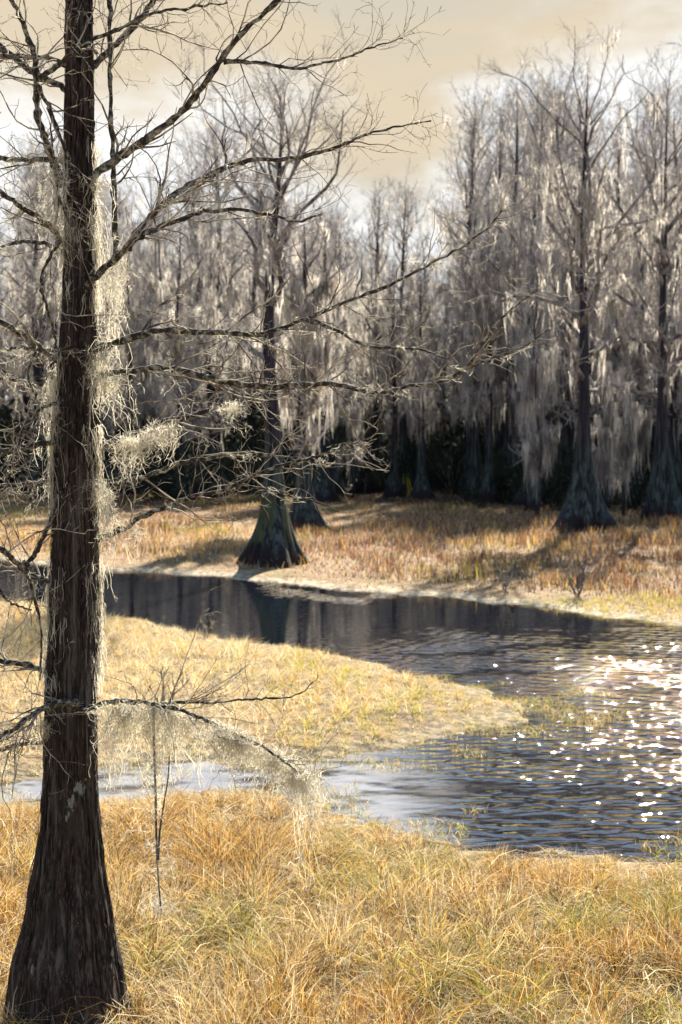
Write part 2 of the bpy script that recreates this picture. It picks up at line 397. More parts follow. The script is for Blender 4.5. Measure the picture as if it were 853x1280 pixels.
# tufts that stand in the shallow water off the near bank and off the tongue
n = 90000; y = rng.uniform(15.5, 29, n); x = rng.uniform(-1, 1, n) * (y * .2 + 1.5); d = shore(x, y)
cl = fbm(x * 1.9 + 11, y * 1.3, 3); k_ = (d < .05) & (d > -1.5) & (cl > .53 + .10 * np.clip(-d, 0, 1.5) - .06 * (x < .3) - .12 * np.exp(-(((x - 2.9) / 1.4) ** 2 + ((y - 25) / 2.0) ** 2))) & ((x > .5) | (rng.random(n) < .8)); x, y, d = x[k_], y[k_], d[k_]
cols = pick({'straw': 1 + 0 * x, 'pale': .8 + 0 * x, 'green': .5 + 0 * x, 'lime': .6 + 0 * x, 'brown': .4 + 0 * x}, rng.random(len(x))) * rng.uniform(.6, 1.1, (len(x), 1))
V, Q, C = blades(x, y, rng.uniform(.03, .13, len(x)), rng.uniform(.3, 1.6, len(x)), rng.uniform(.006, .012, len(x)), cols, k=3)
V[:, 2] += np.repeat(np.maximum(0, -gz(x, y)), 6)
tag(mk('water_grass', (V, Q), M_GRASS, attr=C), 'thin tufts of drowned grass poking out of the shallow water', 'grass', kind='stuff')
# spit in the middle
x, y, d = field(150000, 2.6, 0, 19.0, 39); k_ = (d > -.05 - .5 * fbm(x * 3, y * 2, 2) * (x > .5)) & (y > 19)
k_ |= (d > -.9) & (y > 21) & (y < 28) & (x > 1.2) & (rng.random(len(x)) < .12)
x, y, d = x[k_], y[k_], d[k_]
g1 = fbm(x * .8 + 3, y * .45, 4); g3 = fbm(x * 1.6, y * .9 + 70, 3)
gr = np.clip((g1 - .46) * 6 + np.clip((x - .0) * .25, -1, .45), .03, 1.2)
cols = pick({'straw': 1.0 * np.ones_like(x), 'pale': 1.5 + 1.2 * (x < -1), 'gold': .15 + 0 * x, 'green': .30 * gr, 'lime': 1.5 * gr, 'rust': .12 + 0 * x}, rng.random(len(x))) * rng.uniform(.8, 1.15, (len(x), 1))
hh = (.06 + .13 * np.clip(d / 1.5, 0, 1) * (.4 + g3)) * rng.uniform(.5, 1.1, len(x)) * (1 + .8 * np.clip((fbm(x * 2.2 + 5, y * 1.3, 3) - .55) * 8, 0, 1))
V, Q, C = blades(x, y, hh, rng.uniform(.3, 1.7, len(x)), rng.uniform(.006, .014, len(x)), cols, k=3)
tag(mk('grass', (V, Q), M_GRASS, attr=C), 'pale straw and lime green grass on the tongue of land between the channels', 'grass', kind='stuff')
# far bank
n = 120000
y = rng.uniform(34, 90, n) ** 1.0; x = rng.uniform(-1, 1, n) * (y * .21 + 5); d = shore(x, y)
k_ = (d > .3) & (y > 33); x, y, d = x[k_], y[k_], d[k_]
g1 = fbm(x * .35 + 3, y * .16, 4); g3 = fbm(x * .25, y * .12 + 70, 3)
gr = np.clip((g1 - .5) * 6, .03, 1) * (1 + (x < 0)); rd = np.clip((g3 - .35) * 3, .1, 1)
cols = pick({'straw': .55 + .5 * (d < 1.5), 'pale': .35 + .6 * (d < 1.2), 'rust': .45 * rd, 'brown': .9 * rd, 'mauve': 2.2 * rd, 'green': .3 * gr, 'lime': .4 * gr, 'gold': .1 + 0 * x}, rng.random(len(x))) * rng.uniform(.5, 1.15, (len(x), 1)) * [.92, .88, .92]
hh = (.06 + .33 * np.clip((d - .8) / 2.0, 0, 1) * np.clip((fbm(x * .9, y * .5, 3) - .3) * 2.6, .12, 1.2)) * rng.uniform(.6, 1.25, len(x)) * np.where(y > 66, .55, 1)
V, Q, C = blades(x, y, hh, rng.uniform(.1, .7, len(x)), rng.uniform(.02, .045, len(x)), cols, k=3)
tag(mk('grass', (V, Q), M_GRASS, attr=C), 'reddish brown marsh grass covering the far bank in front of the wood', 'grass', kind='stuff')

# ------------------------------------------------------------------ cypress trees
def trunk_geo(zs, cx, cy, rad, sides, flutes, famp, seed, fine=.0, fz=1.2):
    """lofted trunk: rad(z) with vertical flutes that swell toward the base"""
    th = np.arange(sides) * 2 * math.pi / sides; Z, T = np.meshgrid(zs, th, indexing='ij')
    r = rad[:, None] * np.ones_like(T)
    ph = seed * 1.7
    fl = np.abs(np.cos(T * flutes / 2 + ph + .7 * np.sin(T * 2 + ph))) ** .7 + .45 * np.cos(T * 3 + ph * 2)
    r = r * (1 + famp * (fl - .6) * np.exp(-(Z - zs[0]) / fz)) * (1 + .05 * (fbm(T / 6.283 * 8 + seed * 9, Z * 1.3, 3) - .5))
    if fine:
        TT = T / (2 * math.pi)
        n1 = np.abs(vnoise(TT * 40 + 3 * vnoise(TT * 10, Z * 1.3), Z * 1.9) - .5) * 2
        n2 = vnoise(TT * 90, Z * 7.5)
        r = r + fine * ((n1 - .5) * 1.1 + (n2 - .5) * .5)
    X = cx[:, None] + r * np.cos(T); Y = cy[:, None] + r * np.sin(T)
    V = np.stack([X, Y, Z], -1).reshape(-1, 3); k = len(zs)
    i = np.arange(k - 1)[:, None] * sides; j = np.arange(sides)[None]; j2 = (j + 1) % sides
    return V, np.stack([i + j, i + j2, i + sides + j2, i + sides + j], -1).reshape(-1, 4)
def moss_drapes(P0, Ln, per, spread, wid, k=6, curl=.04):
    """bunches of strands that hang from P0, ragged and drawn to a point"""
    n = len(P0); i = np.repeat(np.arange(n), per); m = len(i)
    off = rng.normal(size=(m, 3)) * spread; off[:, 2] *= .3
    le = Ln[i] * rng.uniform(.25, 1.0, m)
    t = np.linspace(0, 1, k)[None, :, None]
    P = P0[i][:, None] + off[:, None] * (1 - .75 * t) + np.array([0, 0, -1.]) * le[:, None, None] * t
    wv = np.cumsum(rng.normal(size=(m, k, 3)) * curl, axis=1); wv[:, :, 2] *= .3
    P = P + wv * t
    s = norm(rng.normal(size=(m, 3)) * np.array([1, 1, .15]))
    W = wid * rng.uniform(.5, 1.3, m)[:, None] * np.concatenate([np.linspace(.7, 1, k // 2), np.linspace(1, .15, k - k // 2)])[None]
    return ribbons(P, W, s)
def sample_on(P, m, t0=.15, t1=1.):
    n, K, _ = P.shape; ln = np.linalg.norm(np.diff(P, axis=1), axis=2).sum(1); i = rng.choice(n, m, p=ln / ln.sum())
    t = rng.uniform(t0, t1, m) * (K - 1); a = np.minimum(t.astype(int), K - 2); f = (t - a)[:, None]
    return P[i, a] * (1 - f) + P[i, a + 1] * f
def limbs_for(H, cxf, cyf, rf, n, z0, spread, rise, seed):
    f = np.sort(rng.uniform(0, 1, n)) ** .85; z = H * (z0 + (.985 - z0) * f)
    az = np.arange(n) * 2.4 + seed + rng.normal(size=n) * .3
    prof = np.interp(f, [0, .2, .5, .8, 1], [.7, 1.0, 1.15, 1.0, .6])
    le = spread * prof * rng.uniform(.45, 1.3, n); k = 10
    e = rng.uniform(.15, .55, n) + rise * f
    d = np.stack([np.cos(az) * np.cos(e), np.sin(az) * np.cos(e), np.sin(e)], 1)
    P = np.empty((n, k, 3)); p = np.stack([cxf(z), cyf(z), z], 1); P[:, 0] = p
    for j in range(1, k):
        d = norm(d + rng.normal(size=(n, 3)) * .2 + np.array([0, 0, .05 + .05 * rise])); p = p + d * (le / (k - 1))[:, None]; P[:, j] = p
    r = (LR * np.clip(rf(z) * .5, .02, .11))[:, None] * np.linspace(1, .22, k)[None]
    return P, r
def make_cypress(name, label, loc, H, r0, flare, seed, nl=36, z0=.32, spread=3.2, rise=.7, n2=260, n3=1500, nm=500, mlen=(.5, 1.8), mper=5, wid=.034, lean=(0, 0), group=None, named_limbs=0, top_bare=.82, lowz=0, sides=20, fheight=1.3):
    root = thing(name, label, 'tree', loc, group)
    wob = rng.normal(size=4) * .12
    cxf = lambda z: lean[0] * (z / H) ** 1.3 * H + wob[0] * np.sin(z / H * 7 + wob[1] * 9) * (z / H); cyf = lambda z: lean[1] * z + wob[2] * np.sin(z / H * 6 + 2) * (z / H)
    rf = lambda z: r0 * np.clip(1 - z / H, .02, 1) ** .75 + flare * np.exp(-(np.maximum(z, 0) / fheight) ** 1.25)
    zs = np.r_[np.linspace(-.3, 2.4, 16), np.linspace(2.7, H, 24)]
    zc = np.maximum(zs, 0)
    tr = mk('trunk', trunk_geo(zs, cxf(zc), cyf(zc), rf(zc), sides, 9, .85, seed, fz=fheight), M_FARBARK, root)
    P, r = limbs_for(H, cxf, cyf, rf, nl, z0, spread, rise, seed)
    out = [tr]
    if named_limbs:
        for q in range(nl):
            if q < named_limbs * 1.0 or q >= nl: 
                out.append(mk('limb', tubes(P[q:q + 1], r[q:q + 1], 6), M_LIMB, root))
        rest = tubes(P[named_limbs:], r[named_limbs:], 5) if nl > named_limbs else None
    else: rest = tubes(P, r, 5)
    P2, r2 = spawn(P, r, n2, .5, 1.5, (.5, 1.1), 6, up=.16, wig=.2, rfac=.5, rmin=.010, flat=.8)
    P3, r3 = spawn(P2, r2, n3, .25, .8, (.4, 1.2), 4, up=.12, wig=.25, rfac=.6, rmin=.007, t0=.05)
    P4, r4 = spawn(P2, r2, n3, .3, .7, (.2, .7), 4, up=.2, wig=.25, rfac=.6, rmin=.006, t0=.6)
    s3 = norm(rng.normal(size=(n3, 3))); s4 = norm(rng.normal(size=(n3, 3)))
    parts = [tubes(P2, r2, 3), ribbons(P3, r3 * 2.0, s3), ribbons(P4, r4 * 2.0, s4)]
    if rest is not None: out.append(mk('limb', rest, M_LIMB, root, kind='stuff'))
    out.append(mk('twigs', cat(*parts), M_FARTWIG, root, kind='stuff'))
    if nm:
        a = sample_on(P, nm // 3); b = sample_on(P2, int(nm * 1.1), 0, .95); p0 = np.vstack([a, b])
        p0 = p0[(p0[:, 2] < H * top_bare) | (rng.random(len(p0)) < .12)]
        p0 = p0[(p0[:, 2] > 4.6) | (rng.random(len(p0)) < .25)]
        le = rng.uniform(mlen[0], mlen[1], len(p0)) * np.where(rng.random(len(p0)) < .25, 1.5, .55)
        le = np.minimum(le, np.maximum(p0[:, 2] - rng.uniform(1.6, 4.2, len(p0)), .25))
        g = moss_drapes(p0, le, mper, .10, wid, 6, .04)
        out.append(mk('moss', g, M_FARMOSS, root, kind='stuff'))
    kids[root.name] = out
    return root

# prototypes for the wood
def spot(px, py, dz=.05): 
    g = grd(px, py); return (g[0], g[1], dz)
VARS = []
specs = [dict(H=17.0, r0=.24, flare=.5, spread=2.6, nm=420), dict(H=15.5, r0=.19, flare=.35, spread=2.3, nm=520, z0=.25),
         dict(H=18.5, r0=.27, flare=.6, spread=2.9, nm=380, z0=.4), dict(H=16.5, r0=.21, flare=.4, spread=2.4, nm=600, z0=.22),
         dict(H=14.0, r0=.16, flare=.3, spread=2.2, nm=620, z0=.18), dict(H=17, r0=.3, flare=.7, spread=2.5, nm=420, z0=.3)]
front = [  # px, py, variant, scale, label
    (504, 622, 2, .86, 'tall slim dark cypress with yellow stained foot at the wood edge, centre of the photo'),
    (528, 617, 0, .84, 'dark straight cypress right of the yellow footed cypress at the wood edge'),
    (403, 632, 5, .80, 'dark cypress with a spreading foot just right of the pair of mossy trunks'),
    (594, 630, 3, .90, 'left one of two close dark cypresses standing together at the wood edge'),
    (612, 633, 1, .92, 'right one of two close dark cypresses standing together at the wood edge'),
    (668, 642, 4, .80, 'short moss covered cypress close left of the great fluted cypress'),
]
for i, s in enumerate(specs):
    px, py, _, sc_, lab = [f for f in front if f[2] == i][0]
    t = make_cypress('cypress_tree', lab, spot(px, py), seed=i + 1.3, n2=220, n3=1250, lean=(rng.normal() * .012, 0), **s)
    t.scale = (sc_, sc_, sc_); t.rotation_euler = (0, 0, i * 1.1); VARS.append(t)
# yellow lichen on the foot of the first one
yf = VARS[2]
th_ = np.array([-1.9, -1.55, -1.3]); zq = np.linspace(.05, 1.5, 6)
def m_yellow(b, o): L.new(mixc(noise(coords((1, 1, 1)), 5, 4), (.35, .26, .03), (.6, .5, .08)), b.inputs['Base Color'])
M_YEL = mat('yellow_lichen', m_yellow)
P = np.stack([np.stack([(.27 + .6 * np.exp(-(zq / 1.3) ** 1.25) * 1.15 + .03) * math.cos(t), (.27 + .6 * np.exp(-(zq / 1.3) ** 1.25) * 1.15 + .03) * math.sin(t), zq], 1) for t in th_ + .35])
lc = mk('lichen', tubes(P, np.tile(np.array([.05, .07, .05, .06, .04, .01]), (3, 1)), 5), M_YEL, yf, kind='stuff')
lc.rotation_euler = (0, 0, -yf.rotation_euler.z)
# fill of the wood
G = 'moss hung cypresses crowded in the wood behind the marsh'
wood = []; placed = [spot(f[0], f[1])[:2] for f in front] + [(8.6, 62)]
rows = [(86, 14), (92, 20), (99, 25), (107, 28), (117, 28), (129, 28), (143, 30), (160, 32)]
for Y, n in rows:
    hw = Y * .23 + 5
    for j in range(n):
        x = -hw + (j + .5 + rng.uniform(-.42, .42)) * 2 * hw / n; y = Y + rng.uniform(-3, 3)
        if x > 6: y -= 4
        px = 426 + x / y * F
        if px > 620 and rng.random() < .6: y -= 5 if Y < 95 else 3
        if min(math.hypot(x - a, y - b) for a, b in placed) < 1.2: continue
        placed.append((x, y))
        # the wood stands lower left of centre and has a gap in its top there
        h = 1.0 + .07 * rng.normal()
        if px < 380: h *= .95
        elif px < 480: h *= .84
        elif px < 560: h *= .74
        elif px < 620: h *= 1.03
        else: h *= 1.2
        h *= (y / 90) ** .35
        lim = np.interp(px, [0, 300, 450, 500, 540, 580, 650, 720, 850], [150, 160, 205, 235, 215, 150, 105, 85, 95]) + rng.uniform(0, 45)
        h = min(h, (at(px, lim, y)[2]) / 16.6)
        v = VARS[int(rng.integers(len(VARS)))]
        sec = int(np.searchsorted([60, 150, 260, 330, 390, 450, 500, 560, 620, 690, 770], px))
        depth = 'front of' if Y < 95 else ('middle of' if Y < 112 else 'depth of')
        place = ['left of the big near trunk', 'right beside the big near trunk', 'over the left bend of the channel', 'left of the green skirted cypress',
                 'right of the green skirted cypress', 'left of the yellow footed cypress', 'beside the yellow footed cypress', 'under the gap in the treetops',
                 'by the two close cypresses', 'left of the great fluted cypress', 'behind the great fluted cypress', 'at the right edge'][sec]
        lab = 'moss hung cypress in the %s the wood, ' % depth + place
        s = h * rng.uniform(.95, 1.05)
        wood.append((px, depth, place, copy_thing(v, (x, y, .05), rng.uniform(0, 6.28), (s * rng.uniform(.95, 1.3), s * rng.uniform(.95, 1.3), s), lab, 'cypresses, ' + lab.split('cypress in ', 1)[1])))

ORD = 'first second third fourth fifth sixth seventh eighth ninth tenth eleventh twelfth'.split()
for key in {(q[1], q[2]) for q in wood if q[1] != 'depth of'}:
    row = sorted([q for q in wood if (q[1], q[2]) == key], key=lambda q: q[0])
    for i, q in enumerate(row):
        q[3]['label'] = ('%s from left of the %s row cypresses %s' % (ORD[min(i, 11)], key[0][:-3], key[1])) if len(row) > 1 else 'lone %s row moss hung cypress %s' % (key[0][:-3], key[1])
# the four trees that stand out in front of the wood
LR = 1.35
mid = make_cypress('cypress_tree', 'cypress with green moss skirted swollen base standing at the far water edge', (*spot(342, 711)[:2], .02), 12.9, .27, .58, 3.1, nl=26, z0=.42, spread=3.6, rise=.5, n2=260, n3=1500, nm=130, mlen=(.3, 1.2), wid=.03, lean=(.001, 0), named_limbs=18, sides=40, fheight=1.15)
cypress2 = make_cypress('cypress_tree', 'moss wrapped cypress with pale streaked trunk close behind the green skirted cypress', (*spot(380, 668)[:2], .03), 11.5, .26, .5, 5.2, nl=24, z0=.2, spread=2.0, n2=200, n3=900, nm=900, mlen=(.6, 1.8), wid=.04, lean=(-.004, 0), sides=40, fheight=1.0)
right = make_cypress('cypress_tree', 'great dark cypress with broad fluted skirt like base standing on the far marsh', (*spot(728, 669)[:2], .03), 16.4, .25, .78, 7.7, nl=34, z0=.30, spread=4.0, rise=.75, n2=330, n3=1900, nm=330, mlen=(.4, 1.4), wid=.035, lean=(.001, 0), named_limbs=24, sides=48, fheight=1.5)
edge = make_cypress('cypress_tree', 'bluish green cypress with bell shaped base at the right edge of the photo', (*spot(826, 655)[:2], .03), 16.6, .24, .6, 9.4, nl=34, z0=.30, spread=3.9, rise=.75, n2=320, n3=1800, nm=330, mlen=(.4, 1.4), wid=.035, lean=(.002, 0), named_limbs=20, sides=40, fheight=1.9)

# the lower trunk of the left hand swollen cypress carries green hanging moss, the photo shows it as a skirt
b = np.array(mid.location); th = rng.uniform(0, 2 * math.pi, 900); z = rng.uniform(1.05, 2.1, 900)
rr = .23 * .95 + .58 * np.exp(-(z / 1.15) ** 1.25) + .03
def m_skirt(bb, o):
    c = mixc(noise(coords((1, 1, .2)), 9, 4), (.03, .045, .03), (.14, .17, .09)); L.new(c, bb.inputs['Base Color']); translucent(bb, o, c, .3)
M_SKIRT = mat('green_moss', m_skirt)
p0 = np.stack([rr * np.cos(th), rr * np.sin(th), z], 1); q = np.linspace(0, 1, 4)[None, :, None]
le = rng.uniform(.2, .5, 900)
zz = z[:, None] - le[:, None] * np.linspace(0, 1, 4)[None]; r2 = .23 * .95 + .58 * np.exp(-(np.maximum(zz, 0) / 1.15) ** 1.25) + .045
P = np.stack([r2 * np.cos(th)[:, None], r2 * np.sin(th)[:, None], zz], -1)
mk('moss_skirt', ribbons(P, np.tile(np.array([.03, .04, .03, .008]), (900, 1)), norm(np.stack([-np.sin(th), np.cos(th), 0 * th], 1))), M_SKIRT, mid, kind='stuff')

# pale moss curtains on the thin snag right of the great cypress
def snag(name, label, px, py, H, specs, dens=1.0, ln=(.8, 2.2)):
    g = spot(px, py); root = thing(name, label, 'tree', (g[0], g[1], .02))
    k = 14; zz = np.linspace(-.1, H, k); st = np.stack([.12 * np.sin(zz * .9 + px), .1 * np.cos(zz * .7), zz], 1)[None]
    mk('trunk', tubes(st, np.linspace(.09, .02, k)[None], 8), M_FARBARK, root)
    Pl, rl = spawn(st, np.full((1, k), .05), specs, .7, 2.0, (.7, 1.3), 8, up=.04, wig=.14, rfac=.7, rmin=.02, t0=.3)
    for q in range(specs): mk('limb', tubes(Pl[q:q + 1], rl[q:q + 1], 5), M_LIMB, root)
    P2, r2 = spawn(Pl, rl, specs * 10, .2, .7, (.5, 1.1), 5, up=.05, wig=.25, rfac=.6, rmin=.008)
    mk('twigs', tubes(P2, r2, 3), M_FARTWIG, root, kind='stuff')
    p0 = np.vstack([sample_on(Pl, int(150 * dens), 0), sample_on(P2, int(110 * dens), 0)])
    le = np.maximum(np.minimum(rng.uniform(ln[0], ln[1], len(p0)), p0[:, 2] - rng.uniform(.4, 2.4, len(p0))), .2)
    mk('moss', moss_drapes(p0, le, 5, .07, .035, 8, .03), M_FARMOSS, root, kind='stuff')
    return root
snag('dead_tree', 'thin snag wrapped in long pale curtains of hanging moss, right of the great fluted cypress', 783, 650, 5.2, 9, 1.2)
snag('dead_tree', 'leaning moss draped snag with pale tufts close left of the great fluted cypress', 672, 652, 6.6, 9, 1.0)
snag('dead_tree', 'slim moss draped snag between the great fluted cypress and the curtained snag', 755, 645, 6.0, 6, .9)
snag('dead_tree', 'short snag trailing pale moss at the wood edge behind the mossy pair of trunks', 440, 628, 6.0, 7, .8)

# evergreen undergrowth at the foot of the wood
def bush(label, px, py, w_, h_, n, root=None, name='evergreen_bush'):
    g = spot(px, py); root = thing(name, label, 'bush', (g[0], g[1], .02))
    m = 9; st = np.zeros((1, 4, 3)); st[0, :, 2] = np.linspace(-.1, h_ * .5, 4)
    Ps, rs_ = spawn(st, np.full((1, 4), .04), m, h_ * .5, h_ * .9, (.2, .9), 6, up=.2, wig=.15, t0=0, rmin=.01)
    mk('stem', tubes(Ps, rs_, 4), M_LIMB, root)
    c = rng.normal(size=(26, 3)) * np.array([w_ * .33, w_ * .3, h_ * .24]) + np.array([0, 0, h_ * .5])
    i = rng.integers(26, size=n); p = c[i] + rng.normal(size=(n, 3)) * h_ * .10; p[:, 2] = np.maximum(p[:, 2], .05)
    d = norm(rng.normal(size=(n, 3))); s = norm(np.cross(d, rng.normal(size=(n, 3)))); le = rng.uniform(.06, .14, n)[:, None]
    P = np.stack([p - d * le, p, p + d * le], 1)
    mk('foliage', ribbons(P, np.tile(np.array([.01, .08, .01]), (n, 1)), s), M_LEAF, root, kind='stuff')
    return root
names = ['dark evergreen bush at the wood edge, left of the yellow footed cypress', 'dark evergreen bush between the yellow footed cypress and the two close cypresses',
         'low dark bush at the foot of the two close cypresses', 'dark bush behind the left side of the great fluted cypress', 'dark bush between the great fluted cypress and the bell based cypress',
         'dark shrub behind the green skirted cypress, far across the marsh', 'broad dark shrub left of the green skirted cypress at the wood edge', 'dark shrub at the wood edge seen beside the big near trunk']
for lab, (px, py, w_, h_) in zip(names, [(455, 620, 4.5, 3.6), (562, 622, 4, 3.0), (636, 632, 3.2, 2.0), (690, 640, 3.0, 2.4), (800, 640, 4.0, 2.4), (330, 625, 4.0, 2.8), (240, 628, 5.5, 3.0), (150, 632, 5, 3.0)]):
    bush(lab, px, py, w_, h_, 2600)
# a far-off thicket closes the wood: one mass of dark leaves and stems
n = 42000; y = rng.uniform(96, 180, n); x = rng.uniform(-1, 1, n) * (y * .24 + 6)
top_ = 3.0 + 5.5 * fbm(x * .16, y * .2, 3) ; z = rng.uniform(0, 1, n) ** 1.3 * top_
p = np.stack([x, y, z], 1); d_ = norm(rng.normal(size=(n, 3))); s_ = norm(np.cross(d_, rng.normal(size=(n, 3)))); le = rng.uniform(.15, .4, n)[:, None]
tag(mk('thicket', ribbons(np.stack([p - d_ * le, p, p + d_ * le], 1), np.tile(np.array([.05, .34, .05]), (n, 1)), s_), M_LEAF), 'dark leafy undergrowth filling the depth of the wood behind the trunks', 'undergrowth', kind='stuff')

# stump behind the swollen cypress, dead shrubs on the far marsh
g = spot(303, 668); zs = np.linspace(-.1, .95, 10)
st = tag(mk('tree_stump', trunk_geo(zs, 0 * zs, 0 * zs, .36 - .10 * zs + .05 * (zs > .8), 20, 7, .3, 2.2), M_FARBARK, base=g), 'dark broken stump left of the green skirted cypress', 'stump')
def shrub(label, px, py, h_, m_, seed, mm):
    g = spot(px, py); root = thing('dead_shrub', label, 'shrub', (g[0], g[1], .05))
    s0 = np.zeros((1, 4, 3)); s0[0, :, 2] = np.linspace(-.1, h_ * .3, 4)
    P, r = spawn(s0, np.full((1, 4), .03), m_, h_ * .6, h_ * 1.1, (.2, .8), 6, up=.12, wig=.18, t0=0, rmin=.014)
    P2, r2 = spawn(P, r, m_ * 5, h_ * .2, h_ * .5, (.4, 1.0), 4, up=.1, wig=.2, rmin=.008)
    mk('stem', tubes(P, r, 4), mm, root); mk('twigs', tubes(P2, r2, 3), mm, root, kind='stuff')
shrub('pale forked dead shrub near the far water edge', 632, 744, 1.0, 7, 1, M_TWIG)
shrub('dark leafless shrub added for the shadow below the great fluted cypress near the far water', 724, 752, 1.3, 9, 2, M_LIMB)  # shrub added where a dark shadow streak falls on the marsh
shrub('small twiggy dead shrub on the straw coloured tongue right of the big trunk', 205, 905, .75, 8, 3, M_TWIG)
shrub('wispy dead shrub at the water edge right of the big trunk', 262, 800, .45, 7, 4, M_TWIG)

# ------------------------------------------------------------------ the near cypress
Y0 = 11.5
prof = [(-260, 102, 12), (-120, 100, 15), (0, 99, 17), (100, 99.5, 18), (200, 99, 20), (300, 101, 20.5), (350, 100, 21), (450, 97, 24), (540, 94, 28), (620, 94, 28.5), (700, 93.5, 30), (800, 93, 32), (850, 89, 32.5),
        (960, 88, 33), (1030, 88, 38), (1100, 86, 48), (1150, 87, 57), (1200, 85, 67), (1280, 89.5, 80), (1330, 92, 92), (1370, 93, 104)]
pz = np.array([at(a[1], a[0], Y0)[2] for a in prof])[::-1]; pxx = np.array([at(a[1], a[0], Y0)[0] for a in prof])[::-1]
pr = np.array([(a[2] - (1.6 if a[0] < 500 else .8)) / F * Y0 for a in prof])[::-1]
hb = np.array([np.interp(.1, pz, pxx), Y0, 0.05])
HT = pz[-1]
hero = thing('cypress_tree', 'big dark near cypress on the left with flared base, rough bark and long bare branches', 'tree', hb)
zs = np.r_[np.linspace(pz[0], 7.4, 420), np.linspace(7.44, pz[-1], 30)]
trk = mk('trunk', trunk_geo(zs, np.interp(zs, pz, pxx), np.full(len(zs), Y0), np.interp(zs, pz, pr), 224, 8, .24, 1.0, fine=.024, fz=.9), M_HERO, hero, hb)

# loose fibrous strips of bark, proud of the trunk
n = 1500; k = 7; zt = H0 + (520 - rng.uniform(-40, 1330, n)) / F * Y0; le = rng.uniform(.10, .55, n); th = rng.uniform(0, 2 * math.pi, n)
Zs = zt[:, None] - le[:, None] * np.linspace(0, 1, k)[None]; bow = np.abs(np.linspace(-1, 1, k)) ** 3 * rng.uniform(.0, .014, (n, 1))
T = th[:, None]; fl = np.abs(np.cos(T * 4 + 1.7 + .7 * np.sin(T * 2 + 1.7))) ** .7 + .45 * np.cos(T * 3 + 3.4)
Rr = np.interp(Zs, pz, pr) * (1 + .24 * (fl - .6) * np.exp(-(Zs - pz[0]) / .9)) + bow + .003
P = np.stack([np.interp(Zs, pz, pxx) + Rr * np.cos(T), Y0 + Rr * np.sin(T), Zs], -1); P[:, :, :2] += rng.normal(size=(n, k, 2)) * .003
mk('bark_strips', ribbons(P, rng.uniform(.006, .022, (n, 1)) * np.array([.3, .8, 1, 1, 1, .8, .3])[None], norm(np.stack([-np.sin(th), np.cos(th), 0 * th], 1) + rng.normal(size=(n, 3)) * .25)), M_HERO, hero, hb, kind='stuff')

